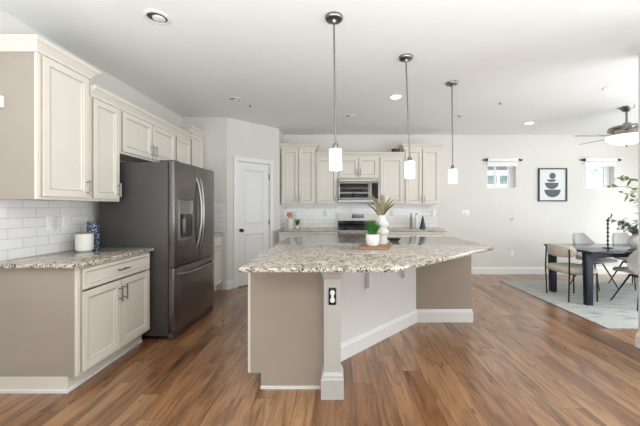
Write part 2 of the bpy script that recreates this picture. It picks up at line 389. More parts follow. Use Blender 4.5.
# door casing and door
cs = MB()
for x0, x1, z0, z1 in ((0.107, 0.172, 0, 2.14), (0.793, 0.858, 0, 2.14), (0.172, 0.793, 2.075, 2.14)):
    cs.box(x0, x1, -0.018, -0.0005, z0, z1, 0.004)
cs.box(0.172, 0.180, 0, 0.12, 0, 2.075); cs.box(0.785, 0.793, 0, 0.12, 0, 2.075); cs.box(0.18, 0.785, 0, 0.12, 2.067, 2.075)
struct(cs.build('trim_1', 'trim', mx=DX, smooth=0))
d = struct(thing('door_1', None, None)); d.matrix_world = DX
dr = MB(); dx0, dx1, db, dt = 0.184, 0.781, 0.012, 2.062
# stiles, rails and two recessed panels
dr.box(dx0, dx0 + 0.105, 0.012, 0.047, db, dt); dr.box(dx1 - 0.105, dx1, 0.012, 0.047, db, dt)
for z0, z1 in ((db, 0.24), (0.86, 1.00), (1.94, dt)): dr.box(dx0 + 0.105, dx1 - 0.105, 0.012, 0.047, z0, z1)
for z0, z1 in ((0.24, 0.86), (1.00, 1.94)):
    dr.rings(dx0 + 0.105, dx1 - 0.105, z0, z1, 0.04, [(0, 0.013), (0.018, 0.026), (0.03, 0.026), (0.055, 0.018)])
dr.build('door_slab', 'door', d, smooth=0)
kn = MB(); kn.lathe([(0.028, 0), (0.028, 0.006), (0.010, 0.010), (0.010, 0.032), (0.024, 0.040), (0.029, 0.052), (0.022, 0.064), (0, 0.066)], (dx0 + 0.06, 0.012, 0.93), axis='Y')
tag(kn.build('knob', 'blackmetal', d), 'dark round door knob')
for z in (0.25, 1.05, 1.85):
    MB().box(dx1 - 0.004, dx1 + 0.004, 0.004, 0.012, z - 0.045, z + 0.045).lathe([(0.006, -0.048), (0.006, 0.048)], (dx1 + 0.002, 0.004, z), 8).build('hinge', 'blackmetal', d)

# tile backsplashes
struct(MB().box(XL, XL + 0.009, 1.98, 2.985, 0.914, 1.372).build('trim_2', 'tile_y', smooth=0))
struct(MB().box(XL + 0.009, PX - 0.03, PY - 0.009, PY, 0.914, 1.372).build('trim_3', 'tile_x', smooth=0))
struct(MB().box(XL, XL + 0.009, 3.96, PY - 0.009, 0.914, 1.372).build('trim_4', 'tile_y', smooth=0))
struct(MB().box(SX + 0.009, 2.0, YB - 0.009, YB, 0.914, 1.40).box(0.06, 0.815, YB - 0.009, YB, 1.40, 1.86).build('trim_5', 'tile_x', smooth=0))
struct(MB().box(SX, SX + 0.009, 5.58, YB, 0.914, 1.372).build('trim_6', 'tile_y', smooth=0))

# windows in the back wall
for i, (x0, x1, z0, z1) in enumerate((W1, W2)):
    wn = struct(thing('window_%d' % (i + 1), None, None, ((x0 + x1) / 2, YB + 0.12, z0)))
    hw = (x1 - x0) / 2; hh = z1 - z0
    fr = MB(); t = 0.035
    fr.box(hw - 0.062 - 0.03 * i, hw - 0.055 - 0.03 * i, -0.026, -0.02, t, hh - t); fr.box(-hw, hw, -0.02, 0.03, 0, t); fr.box(-hw, hw, -0.02, 0.03, hh - t, hh); fr.box(-hw, -hw + t, -0.02, 0.03, t, hh - t); fr.box(hw - 0.10 - 0.03 * i, hw, -0.02, 0.03, t, hh - t)
    fr.build('window_frame', 'trim', wn)
    mxx = -hw + (0.22 if i == 0 else 0.13)
    MB().box(mxx - 0.012, mxx + 0.012, -0.012, 0.02, t, hh - t).build('muntin', 'trim', wn)
    for a, b_ in ((-hw + t, mxx - 0.012), (mxx + 0.012, hw - 0.10 - 0.03 * i)):
        MB().box(a, b_, 0.003, 0.007, t, hh - t).build('pane', 'glass', wn)
    MB().box(-hw, hw, -0.118, -0.021, 0.0, 0.012).build('window_sill', 'trim', wn)
    MB().box(hw - 0.012, hw, -0.118, -0.021, 0.012, hh).box(-hw, -hw + 0.012, -0.118, -0.021, 0.012, hh).build('jamb_lining', 'trim', wn)

# ------------------------------------------------------------------ worktops
def worktop(poly, label):
    o = MB().prism(poly, 0.884, 0.914, 0.004, 2).build('granite_worktop', 'granite', smooth=30)
    return tag(o, label, 'worktop')
worktop([(XL + 0.001, 2.10), (-1.77, 2.10), (-1.77, 2.985), (XL + 0.001, 2.985)], 'speckled granite worktop on the left base cabinet, in front of the fridge')
worktop([(XL + 0.001, 3.97), (-1.77, 3.97), (-1.77, PY - 0.001), (XL + 0.001, PY - 0.001)], 'short granite worktop between the fridge and the pantry corner')
worktop([(SX + 0.001, 5.36), (0.052, 5.36), (0.052, YB - 0.001), (SX + 0.001, YB - 0.001)], 'granite worktop on the back wall, left of the range')
worktop([(0.823, 5.36), (2.0, 5.36), (2.0, YB - 0.001), (0.823, YB - 0.001)], 'granite worktop on the back wall, right of the range')
worktop([(-0.62, 1.965), (0.385, 1.965), (1.57, 3.02), (1.57, 4.12), (-0.62, 4.12)], 'large speckled granite island worktop with an angled front corner')

# ------------------------------------------------------------------ cabinets
CROWN = [(0, -0.01), (0.012, -0.01), (0.012, 0.012), (0.022, 0.026), (0.038, 0.046), (0.052, 0.056), (0.056, 0.064), (0.056, 0.082), (0, 0.082)]
DOORP = [(0, -0.019), (0.002, -0.021), (0.050, -0.021), (0.054, -0.014), (0.060, -0.014), (0.072, -0.008), (0.080, -0.008)]
DRAWP = [(0, -0.019), (0.002, -0.021), (0.024, -0.021), (0.028, -0.016), (0.034, -0.016), (0.040, -0.0125)]
def handle(parent, x, z, vert=True, L=0.13):
    h = MB()
    if vert:
        h.tube([(x, -0.052, z - L / 2), (x, -0.052, z + L / 2)], 0.0055)
        for dz in (-0.042, 0.042): h.tube([(x, -0.021, z + dz), (x, -0.052, z + dz)], 0.0045)
    else:
        h.tube([(x - L / 2, -0.052, z), (x + L / 2, -0.052, z)], 0.0055)
        for dx in (-0.042, 0.042): h.tube([(x + dx, -0.021, z), (x + dx, -0.052, z)], 0.0045)
    h.build('handle', 'nickel', parent)
def cab_door(root, x0, x1, z0, z1, hx=None, hz=None):
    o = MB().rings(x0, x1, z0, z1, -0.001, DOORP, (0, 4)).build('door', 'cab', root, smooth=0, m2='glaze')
    if hx is not None: handle(o, hx, hz)
    return o
def cab_drawer(root, x0, x1, z0, z1):
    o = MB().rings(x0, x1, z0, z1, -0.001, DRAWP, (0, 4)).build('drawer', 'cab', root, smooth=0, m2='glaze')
    handle(o, (x0 + x1) / 2, (z0 + z1) / 2, False)
def facebox(root, w, d, z0, z1, body='cab'):
    MB().box(0, w, 0.02, d, z0, z1).build('cabinet_body', body, root, smooth=0)
    f = MB(); t = 0.038
    f.box(0, t, 0, 0.02, z0, z1); f.box(w - t, w, 0, 0.02, z0, z1); f.box(t, w - t, 0, 0.02, z0, z0 + t); f.box(t, w - t, 0, 0.02, z1 - t, z1)
    f.build('face_frame', 'cab', root, smooth=0)
def upper(label, loc, rz, w, z1, doors, d=0.325, z0=1.362, crown='lf', body='cab', hsides=None, gap=0.024, group=None):
    """wall cabinet, x along its width, front at y=0 facing -y; crown letters: l left return, f front, r right return"""
    r = thing('wall_cabinet', label, 'kitchen cabinet', (loc[0], loc[1], z0), rz, group)
    H = z1 - z0; facebox(r, w, d, 0, H, body)
    n = doors; dw_ = (w - 2 * gap - 0.012 * (n - 1)) / n
    for i in range(n):
        a = gap + i * (dw_ + 0.012); b_ = a + dw_
        side = (hsides[i] if hsides else ('r' if (n == 2 and i == 0) else 'l'))
        hx = b_ - 0.028 if side == 'r' else a + 0.028
        cab_door(r, a, b_, 0.022, H - 0.040, hx if side != '-' else None, 0.11)
    path = []
    if 'l' in crown: path += [(0, d)]
    path += [(0, 0), (w, 0)]
    if 'r' in crown: path += [(w, d)]
    MB().sweep(path, [(o, z + H - 0.02) for o, z in CROWN]).build('crown_molding', 'cab', r, smooth=0)
    return r
def base(label, loc, rz, w, layout, d=0.60, body='cab', toe_left=False, group=None):
    r = thing('base_cabinet', label, 'kitchen cabinet', (loc[0], loc[1], 0), rz, group)
    facebox(r, w, d, 0.112, 0.884, body)
    MB().box(0.0, w, 0.072, d, 0, 0.112).build('toe_kick', 'cab', r, smooth=0)
    g = 0.02
    for kind, x0, x1, z0, z1, hs in layout:
        if kind == 'drawer': cab_drawer(r, x0, x1, z0, z1)
        else: cab_door(r, x0, x1, z0, z1, (x1 - 0.028) if hs == 'r' else (x0 + 0.028), z1 - 0.11)
    return r
XU = -2.10; Z90 = R(90)
# left wall run (local x runs towards the back wall)
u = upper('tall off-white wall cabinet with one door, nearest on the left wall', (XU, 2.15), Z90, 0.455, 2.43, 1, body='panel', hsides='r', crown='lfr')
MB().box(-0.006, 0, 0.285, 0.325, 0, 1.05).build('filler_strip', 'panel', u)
upper('off-white single door wall cabinet beside the fridge on the left wall', (XU, 2.607), Z90, 0.363, 2.29, 1, hsides='r', crown='f')
upper('two-door off-white cabinet mounted above the fridge', (XU, 2.972), Z90, 1.02, 2.29, 2, z0=1.835, crown='f')
upper('narrow off-white wall cabinet just past the fridge', (XU, 3.994), Z90, 0.42, 2.29, 1, crown='f')
upper('tall off-white wall cabinet at the far end of the left wall', (XU, 4.416), Z90, 0.425, 2.43, 1, crown='lf')
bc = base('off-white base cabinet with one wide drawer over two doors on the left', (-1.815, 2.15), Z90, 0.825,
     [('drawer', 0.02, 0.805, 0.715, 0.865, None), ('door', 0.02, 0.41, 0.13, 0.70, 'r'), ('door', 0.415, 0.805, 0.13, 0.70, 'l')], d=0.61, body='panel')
MB().box(-0.012, 0.82, 0.060, 0.071, 0, 0.02).box(-0.012, -0.0005, 0.071, 0.6, 0, 0.02).build('shoe_molding', 'trim', bc, smooth=0)
base('off-white base cabinet between the fridge and the pantry corner', (-1.815, 3.975), Z90, 0.87,
     [('drawer', 0.02, 0.85, 0.715, 0.865, None), ('door', 0.02, 0.432, 0.13, 0.70, 'r'), ('door', 0.438, 0.85, 0.13, 0.70, 'l')], d=0.61)
# back wall run
YU = YB - 0.325
upper('tall two-door cabinet on the back wall, beside the pantry corner', (-1.0, YU), 0, 0.64, 2.43, 2, crown='lfr')
upper('single door wall cabinet between the tall left one and the microwave', (-0.357, YU), 0, 0.41, 2.27, 1, crown='f', hsides='r')
upper('short two-door cabinet above the microwave', (0.056, YU), 0, 0.76, 2.27, 2, z0=1.845, crown='f')
upper('single door wall cabinet right of the microwave', (0.820, YU), 0, 0.463, 2.27, 1, crown='f', hsides='l')
upper('tall two-door cabinet at the right end of the back wall', (1.286, YU), 0, 0.67, 2.43, 2, crown='lfr')
def two(w): return [('drawer', 0.02, w - 0.02, 0.715, 0.865, None), ('door', 0.02, w / 2 - 0.003, 0.13, 0.70, 'r'), ('door', w / 2 + 0.003, w - 0.02, 0.13, 0.70, 'l')]
base('base cabinet under the back worktop, beside the pantry corner', (-1.0, 5.395), 0, 0.56, two(0.56))
base('base cabinet under the back worktop, directly left of the range', (-0.437, 5.395), 0, 0.485, two(0.485))
base('base cabinet under the back worktop, directly right of the range', (0.827, 5.395), 0, 0.58, two(0.58))
base('base cabinet under the right end of the back worktop', (1.41, 5.395), 0, 0.565, two(0.565))

# ------------------------------------------------------------------ island
isl = thing('kitchen_island', 'greige kitchen island base with a white corner post and angled seating side', 'kitchen island', (0, 2.2, 0))
def ib(mb, name, m, label=None, smooth=0):
    o = mb.build(name, m, isl, smooth=smooth, mx=Matrix.Translation((0, -2.2, 0)))
    if label: o['label'] = label
    return o
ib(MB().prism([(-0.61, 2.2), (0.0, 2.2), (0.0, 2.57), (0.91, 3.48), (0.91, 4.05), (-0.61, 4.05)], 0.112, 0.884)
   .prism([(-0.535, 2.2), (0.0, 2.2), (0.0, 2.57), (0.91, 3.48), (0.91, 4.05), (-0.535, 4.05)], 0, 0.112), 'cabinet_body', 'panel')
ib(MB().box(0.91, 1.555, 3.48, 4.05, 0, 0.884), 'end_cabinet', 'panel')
# seating-side wall panel (white), along the diagonal
n_ = 0.7071 * 0.012
ib(MB().prism([(0.003, 2.57), (0.003 + n_, 2.57 - n_), (0.922, 3.468), (0.91, 3.478)], 0, 0.884), 'seating_panel', 'seating', 'white angled panel under the overhang')
BB2 = [(0, 0), (0.016, 0), (0.016, 0.115), (0.010, 0.128), (0.010, 0.136), (0.004, 0.146), (0, 0.146)]
ib(MB().sweep([(1.555, 4.05), (1.555, 3.48), (0.925, 3.48), (0.003 + n_, 2.57 - n_)][::-1], BB2), 'baseboard', 'trim', 'white baseboard')
ib(MB().box(-0.535, -0.105, 2.188, 2.1995, 0, 0.018), 'shoe_molding', 'trim')
# aisle-side doors facing left
for k in range(4):
    y0 = 2.24 + k * 0.452
    t = MB().rings(0, 0.44, 0.13, 0.86, -0.001, DOORP)
    ib(MB().add(t.b, Matrix.Translation((-0.61, y0 + 0.44, 0)) @ Matrix.Rotation(R(-90), 4, 'Z')), 'door', 'cab')
ib(MB().box(-0.628, -0.611, 2.2, 2.232, 0.112, 0.884), 'face_frame', 'cab')
# post with capital and base
px, py, h2 = -0.018, 2.145, 0.058
po = MB(); po.box(px - h2, px + h2, py - h2, py + h2, 0, 0.884)
sq = [(px - h2, py - h2), (px + h2, py - h2), (px + h2, py + h2), (px - h2, py + h2), (px - h2, py - h2)]
def sqsweep(mb, prof):
    for p, q in zip(sq, sq[1:]): pass
    for (o0, z0), (o1, z1) in zip(prof, prof[1:]):
        t = bmesh.new()
        a = [t.verts.new((px + sx * (h2 + o0), py + sy * (h2 + o0), z0)) for sx, sy in ((-1, -1), (1, -1), (1, 1), (-1, 1))]
        b_ = [t.verts.new((px + sx * (h2 + o1), py + sy * (h2 + o1), z1)) for sx, sy in ((-1, -1), (1, -1), (1, 1), (-1, 1))]
        for j in range(4): t.faces.new((a[j], a[(j + 1) % 4], b_[(j + 1) % 4], b_[j]))
        t.faces.new(a[::-1]); t.faces.new(b_); mb.add(t)
sqsweep(po, [(0.020, 0.0), (0.020, 0.13), (0.013, 0.145), (0.013, 0.155), (0.0, 0.175)])
sqsweep(po, [(0.0, 0.815), (0.006, 0.822), (0.010, 0.845), (0.024, 0.872), (0.024, 0.8835)])
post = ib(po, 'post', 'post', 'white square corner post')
oy = py - h2
ol = ib(MB().box(px - 0.026, px + 0.026, oy - 0.006, oy - 0.0005, 0.640, 0.755, 0.008), 'outlet', 'black', 'black outlet box with a white receptacle and no cover')
rc = MB()
for z in (0.672, 0.722): rc.lathe([(0.017, 0), (0.017, 0.006), (0, 0.006)], (px + 0.001, oy - 0.006, z), 14, 'Y')
rc.box(px - 0.008, px + 0.010, oy - 0.0115, oy - 0.006, 0.655, 0.74)
rc.build('receptacle', 'white_plastic', ol, smooth=30, mx=Matrix.Translation((0, -2.2, 0)))
# steel brackets under the overhang
for s_ in (0.42, 1.02):
    bx, by = 0.003 + s_ * 0.7071, 2.57 + s_ * 0.7071
    t = MB(); t.box(-0.035, 0.035, -0.012, 0.0, 0.545, 0.876, 0.002); t.box(-0.035, 0.035, -0.40, 0.0, 0.876, 0.8835)
    t.box(-0.035, -0.027, -0.045, -0.012, 0.56, 0.876)
    ib(MB().add(t.b, Matrix.Translation((bx + 0.010, by - 0.010, 0)) @ Matrix.Rotation(R(45), 4, 'Z')), 'bracket', 'trim')

# ------------------------------------------------------------------ fridge
fr = thing('refrigerator', 'dark stainless french door refrigerator with a water dispenser between the left cabinets', 'refrigerator', (-1.645, 3.0, 0), Z90 - R(2.2))
W_, Hf = 0.91, 1.765
MB().box(0, W_, 0.0, 0.70, 0.035, Hf - 0.012, 0.006).build('cabinet_body', 'steel_side', fr)
def bow(x0, x1, z0, z1, yb=-0.008, depth=0.055):
    k = 10; pts = []
    for i in range(k + 1):
        x = x0 + (x1 - x0) * i / k; u_ = (x - W_ / 2) / (W_ / 2)
        pts.append((x, yb - depth - 0.022 * (1 - u_ * u_)))
    poly = [(x1, yb), (x0, yb)] + pts
    return MB().prism(poly, z0, z1, 0.006, 2)
dl = bow(0.002, W_ / 2 - 0.002, 0.715, Hf).build('door', 'steel_dark', fr)
cut = MB().box(0.075, 0.315, -0.2, -0.030, 0.985, 1.365).build('cut', 'black')
bo = dl.modifiers.new('cut', 'BOOLEAN'); bo.object = cut; bo.solver = 'EXACT'; bo.operation = 'DIFFERENCE'
bpy.context.view_layer.update()
cut.matrix_world = fr.matrix_world @ cut.matrix_basis; bpy.context.view_layer.update()
me = bpy.data.meshes.new_from_object(dl.evaluated_get(bpy.context.evaluated_depsgraph_get()))
dl.modifiers.clear(); dl.data = me; bpy.data.objects.remove(cut)
me.shade_smooth(); me.set_sharp_from_angle(angle=R(30))
drr = bow(W_ / 2 + 0.002, W_ - 0.002, 0.715, Hf).build('door', 'steel_dark', fr)
fz = bow(0.002, W_ - 0.002, 0.075, 0.705).build('freezer_drawer', 'steel_dark', fr)
def fhandle(parent, x, lean):
    pts = []
    for i in range(15):
        t = i / 14; z = 0.86 + 0.78 * t; o = math.sin(PI * t)
        pts.append((x + lean * (0.018 * o), -0.074 - 0.056 * o ** 0.6, z))
    MB().tube(pts, 0.0125, 10).build('handle', 'steel', parent)
fhandle(dl, W_ / 2 - 0.042, 1); fhandle(drr, W_ / 2 + 0.042, -1)
pts = [(0.05 + 0.81 * i / 14, -0.072 - 0.020 * (1 - ((i - 7) / 7) ** 2) - 0.045 * min(1, math.sin(PI * i / 14) * 2.2), 0.635) for i in range(15)]
MB().tube(pts, 0.0125, 10).build('handle', 'steel', fz)
dsp = MB(); y0 = -0.074
dsp.box(0.068, 0.322, y0 - 0.012, y0 + 0.02, 1.365, 1.378); dsp.box(0.068, 0.322, y0 - 0.012, y0 + 0.02, 0.972, 0.985)
dsp.box(0.068, 0.076, y0 - 0.010, y0 + 0.02, 0.985, 1.365); dsp.box(0.314, 0.322, y0 - 0.014, y0 + 0.02, 0.985, 1.365)
dsp = dsp.build('dispenser', 'steel', dl, smooth=0)
MB().box(0.077, 0.313, -0.074, -0.031, 1.235, 1.364).build('control_panel', 'steel', dsp)
MB().box(0.077, 0.313, -0.036, -0.031, 0.986, 1.235).build('back_plate', 'blackglass', dsp)
MB().prism([(0.165, -0.060), (0.225, -0.060), (0.22, -0.038), (0.17, -0.038)], 1.03, 1.19, 0.004).build('paddle', 'steel', dsp)
MB().box(0.085, 0.305, -0.072, -0.037, 0.986, 0.994).build('drip_tray', 'steel', dsp)
for z in (Hf + 0.006,):
    MB().box(0.02, 0.12, -0.055, 0.10, Hf - 0.012, Hf + 0.010, 0.004).build('hinge_cover', 'steel_side', fr)
    MB().box(W_ - 0.12, W_ - 0.02, -0.055, 0.10, Hf - 0.012, Hf + 0.010, 0.004).build('hinge_cover', 'steel_side', fr)
MB().box(0.0, W_, -0.045, -0.0005, 0.004, 0.066, 0.004).build('kick_grille', 'steel_side', fr)
for x in (0.06, W_ - 0.06):
    for y in (0.06, 0.64): MB().lathe([(0.02, 0), (0.02, 0.036)], (x, y, 0), 10).build('foot', 'black', fr)
MB().box(W_ - 0.085, W_ - 0.055, -0.0725, -0.068, 1.66, 1.69, 0.003).build('badge', 'nickel', drr)

# ------------------------------------------------------------------ range and microwave
rg = thing('gas_range', 'stainless gas range with black grates between the back worktops', 'stove', (0.06, 5.36, 0))
w_ = 0.755
MB().box(0, w_, 0.03, 0.62, 0.05, 0.905).build('range_body', 'steel', rg, smooth=0)
MB().box(0, w_, 0.03, 0.56, 0.9055, 0.918, 0.004).build('cooktop', 'blackglass', rg)
bgd = MB().prism_xz([(0, 0.906), (w_, 0.906), (w_, 1.185), (w_ - 0.02, 1.20), (0.02, 1.20), (0, 1.185)], 0.57, 0.625).build('back_guard', 'steel', rg, smooth=0)
MB().box(0.265, 0.50, 0.563, 0.5695, 1.105, 1.18).build('display', 'display', bgd)
MB().box(0.0, w_, 0.566, 0.5695, 0.92, 1.055).build('vent_panel', 'blackglass', bgd)
for x0, x1 in ((0.02, 0.255), (0.262, 0.493), (0.50, 0.735)):
    g = MB()
    for y in (0.06, 0.53): g.box(x0, x1, y, y + 0.014, 0.945, 0.962)
    for x in (x0, x1 - 0.012): g.box(x, x + 0.012, 0.06, 0.544, 0.945, 0.962)
    g.box((x0 + x1) / 2 - 0.006, (x0 + x1) / 2 + 0.006, 0.06, 0.544, 0.948, 0.968)
    for y in (0.17, 0.29, 0.41): g.box(x0, x1, y, y + 0.012, 0.948, 0.968)
    for x in (x0, x1 - 0.014):
        for y in (0.06, 0.53): g.box(x, x + 0.014, y, y + 0.014, 0.918, 0.946)
    g.build('grate', 'iron', rg, smooth=0)
for x, y in ((0.137, 0.17), (0.137, 0.42), (0.377, 0.30), (0.617, 0.17), (0.617, 0.42)):
    MB().lathe([(0.045, 0.918), (0.045, 0.930), (0.03, 0.932), (0.028, 0.940), (0, 0.941)], (x, y, 0), 18).build('burner', 'iron', rg)
cp = MB().prism_xz([(0, 0.80), (w_, 0.80), (w_, 0.90), (0, 0.90)], 0.0, 0.0295).build('control_panel', 'steel', rg, smooth=0)
for i in range(5):
    MB().lathe([(0.026, 0), (0.024, 0.008), (0.019, 0.010), (0.017, 0.034), (0, 0.036)], (0.09 + i * 0.144, -0.0005, 0.852), 16, 'Y').build('knob', 'steel', cp)
od = MB().box(0.004, w_ - 0.004, -0.01, 0.0295, 0.20, 0.79, 0.004).build('oven_door', 'steel', rg)
MB().box(0.12, w_ - 0.12, -0.013, -0.0105, 0.33, 0.64).build('oven_window', 'blackglass', od)
hd = MB().tube([(0.05, -0.055, 0.745), (w_ - 0.05, -0.055, 0.745)], 0.012)
for x in (0.08, w_ - 0.08): hd.tube([(x, -0.01, 0.745), (x, -0.055, 0.745)], 0.009)
hd.build('handle', 'steel', od)
MB().box(0.004, w_ - 0.004, -0.006, 0.0295, 0.06, 0.19, 0.004).build('storage_drawer', 'steel', rg)
for x in (0.05, w_ - 0.05):
    for y in (0.08, 0.57): MB().lathe([(0.018, 0), (0.018, 0.05)], (x, y, 0), 10).build('foot', 'black', rg)

mw = thing('microwave', 'stainless over-the-range microwave under the short two-door cabinet', 'microwave', (0.06, 5.60, 1.415))
w_ = 0.752
MB().box(0, w_, 0.03, 0.385, 0, 0.425).build('microwave_body', 'steel', mw, smooth=0)
md = MB().box(0.0, 0.585, 0.0, 0.029, 0.03, 0.375, 0.005).build('door', 'steel', mw)
MB().box(0.03, 0.545, -0.004, -0.0005, 0.075, 0.335, 0.0015).build('door_window', 'blackglass', md)
hm = MB().tube([(0.578, -0.04, 0.06), (0.578, -0.04, 0.35)], 0.010)
for z in (0.08, 0.33): hm.tube([(0.578, 0.0, z), (0.578, -0.04, z)], 0.008)
hm.build('handle', 'steel', md)
pc = MB().box(0.588, w_, 0.0, 0.029, 0.03, 0.375, 0.005).build('control_panel', 'steel', mw)
MB().box(0.61, w_ - 0.02, -0.004, -0.0005, 0.06, 0.345).build('display', 'blackglass', pc)
vt = MB().box(0, w_, 0.004, 0.029, 0.378, 0.425, 0.003).build('vent_strip', 'steel', mw)
MB().box(0, w_, 0.006, 0.029, 0.0, 0.027).build('bottom_lip', 'steel', mw, smooth=0)

# ------------------------------------------------------------------ pendants
def pendant(label, x, y, lean):
    r = thing('pendant_light', label, 'pendant light', (x, y, ZC), 0, 'pendant lights over the island')
    MB().lathe([(0.0, 0), (0.068, 0), (0.068, -0.010), (0.060, -0.022), (0.02, -0.030), (0.012, -0.045), (0, -0.045)][::1], (0, 0, 0), 28).build('canopy', 'nickel_dark', r)
    a = (lean, 0, -0.97)
    MB().tube([(0, 0, -0.04), a], 0.0065).build('rod', 'nickel_dark', r)
    MB().lathe([(0.008, 0.02), (0.018, 0.012), (0.022, 0.0), (0.022, -0.026)], a, 20).build('socket_cap', 'nickel_dark', r)
    MB().lathe([(0, -0.027), (0.042, -0.027), (0.047, -0.033), (0.047, -0.180), (0.042, -0.186), (0, -0.186)], a, 28).build('lamp_shade', 'bulb', r)
    return r
pendant('nearest pendant light with a lit white cylinder shade, above the island left of the others', -0.008, 2.30, 0.012)
pendant('middle pendant light with a lit white cylinder shade over the island', 0.677, 2.91, 0.036)
pendant('farthest and smallest looking pendant light, nearest the dining area', 1.346, 3.51, 0.008)

# ------------------------------------------------------------------ ceiling fittings
def downlight(label, x, y, r0, kind, group=None):
    r = thing('recessed_light', label, 'recessed light', (x, y, ZC), 0, group)
    if kind == 'lit':
        MB().lathe([(r0 * 0.8, -0.001), (r0, -0.001), (r0 * 0.98, -0.006), (r0 * 0.82, -0.008), (r0 * 0.8, -0.004), (r0 * 0.8, -0.001)], (0, 0, 0), 28, cap=False).build('trim_ring', 'trim', r)
        MB().lathe([(0, -0.001), (r0 * 0.79, -0.001), (r0 * 0.75, -0.005), (0, -0.007)], (0, 0, 0), 24).build('lens', 'can', r)
    else:
        MB().lathe([(r0 * 0.74, -0.001), (r0, -0.001), (r0 * 0.98, -0.006), (r0 * 0.76, -0.010), (r0 * 0.74, -0.005), (r0 * 0.74, -0.001)], (0, 0, 0), 28, cap=False).build('trim_ring', 'trim', r)
        MB().lathe([(0, -0.001), (r0 * 0.73, -0.001), (r0 * 0.66, -0.004), (0, -0.004)], (0, 0, 0), 24).build('baffle', 'grey_ring', r)
        MB().lathe([(0, -0.005), (r0 * 0.48, -0.005), (r0 * 0.45, -0.014), (r0 * 0.3, -0.020), (0, -0.022)], (r0 * 0.08, r0 * 0.1, 0), 24).build('lens', 'off', r)
    return r
downlight('large unlit eyeball recessed light above the left cabinets', -1.34, 2.30, 0.095, 'off')
downlight('small unlit recessed light in the ceiling near the pantry', -1.32, 4.03, 0.085, 'off')
downlight('small unlit recessed light in front of the microwave wall', 0.235, 4.77, 0.085, 'off')
downlight('lit recessed light between the first and middle pendant', 0.787, 3.946, 0.085, 'lit')
downlight('lit recessed light in the ceiling above the first window', 3.29, 5.17, 0.085, 'lit')
downlight('lit recessed light beside the ceiling fan', 3.31, 3.645, 0.085, 'lit')
def sprinkler(label, x, y):
    r = thing('sprinkler_head', label, 'sprinkler', (x, y, ZC))
    MB().lathe([(0, -0.001), (0.035, -0.001), (0.033, -0.006), (0.014, -0.009), (0, -0.009)], (0, 0, 0), 20).build('escutcheon', 'trim', r)
    MB().lathe([(0.008, -0.009), (0.008, -0.028), (0.017, -0.029), (0.017, -0.033), (0, -0.033)], (0, 0, 0), 12).build('deflector', 'nickel_dark', r)
sprinkler('small ceiling sprinkler head just right of the recessed light near the pantry', -1.18, 4.24)
sprinkler('small ceiling sprinkler head behind the farthest pendant', 1.93, 4.72)
sprinkler('small ceiling sprinkler head between the farthest pendant and the fan', 2.24, 4.14)

# ------------------------------------------------------------------ ceiling fan
fn = thing('ceiling_fan', 'brushed metal ceiling fan with a lit bowl light above the dining table', 'ceiling fan', (4.16, 4.35, ZC))
MB().lathe([(0, 0), (0.088, 0), (0.085, -0.012), (0.045, -0.055), (0.03, -0.065), (0, -0.065)], (0, 0, 0), 28).build('canopy', 'nickel_dark', fn)
MB().lathe([(0.014, -0.06), (0.014, -0.24)], (0, 0, 0), 12).build('downrod', 'nickel_dark', fn)
MB().lathe([(0, -0.165), (0.04, -0.168), (0.05, -0.19), (0.12, -0.205), (0.20, -0.225), (0.215, -0.25), (0.205, -0.285), (0.17, -0.30), (0.13, -0.335), (0.11, -0.35), (0, -0.35)], (0, 0, -0.06), 36).build('motor_housing', 'nickel', fn)
MB().lathe([(0.235, -0.352), (0.24, -0.362), (0.225, -0.40), (0.17, -0.445), (0.09, -0.472), (0, -0.478)], (0, 0, -0.06), 36).build('bowl', 'bowl', fn)
MB().lathe([(0.0, -0.476), (0.014, -0.478), (0.016, -0.492), (0.006, -0.50), (0.009, -0.51), (0, -0.518)], (0, 0, -0.06), 14).build('finial', 'nickel_dark', fn)
for k in range(5):
    a = R(180 - 72 * k); mx = Matrix.Rotation(a, 4, 'Z') @ Matrix.Rotation(R(-11), 4, 'X')
    zb = -0.405
    bl = MB().prism([(0.24, -0.05), (0.60, -0.072), (0.645, -0.06), (0.665, -0.03), (0.665, 0.03), (0.645, 0.06), (0.60, 0.072), (0.24, 0.05)], zb, zb + 0.007, 0.002)
    bl = bl.build('blade', 'blade', fn, mx=mx)
    MB().prism([(0.14, -0.018), (0.24, -0.03), (0.32, -0.038), (0.34, 0.0), (0.32, 0.038), (0.24, 0.03), (0.14, 0.018)], zb + 0.0075, zb + 0.013, 0.001).build('blade_iron', 'nickel_dark', bl, mx=mx)

# ------------------------------------------------------------------ outlets, switches, small wall things
def plate(name, label, cat, loc, rz, w, h, kind, group=None):
    r = thing(name, label, cat, loc, rz, group)
    MB().box(-w / 2, w / 2, -0.006, 0, -h / 2, h / 2, 0.002).build('cover_plate', 'white_plastic', r)
    if kind == 'outlet':
        for z in (-0.021, 0.021):
            o = MB().box(-0.017, 0.017, -0.009, -0.006, z - 0.015, z + 0.015, 0.002).build('receptacle', 'white_plastic', r)
            MB().box(-0.008, -0.0055, -0.0096, -0.009, z - 0.005, z + 0.006).box(0.0055, 0.008, -0.0096, -0.009, z - 0.005, z + 0.006).build('slot', 'slot', o)
    else:
        for i in range(kind):
            x = (i - (kind - 1) / 2) * 0.046
            MB().box(x - 0.016, x + 0.016, -0.010, -0.006, -0.033, 0.033, 0.002).build('rocker', 'white_plastic', r)
    return r
YT = YB - 0.009
plate('electrical_outlet', 'white duplex outlet on the left backsplash, nearer the camera', 'outlet', (XL + 0.009, 2.605, 1.170), Z90, 0.085, 0.125, 'outlet')
plate('light_switch', 'white double switch on the left backsplash, beside the outlet', 'light switch', (XL + 0.009, 2.750, 1.172), Z90, 0.085, 0.125, 2)
plate('electrical_outlet', 'white outlet on the back tile, left of the range', 'outlet', (-0.183, YT, 1.195), 0, 0.072, 0.115, 'outlet')
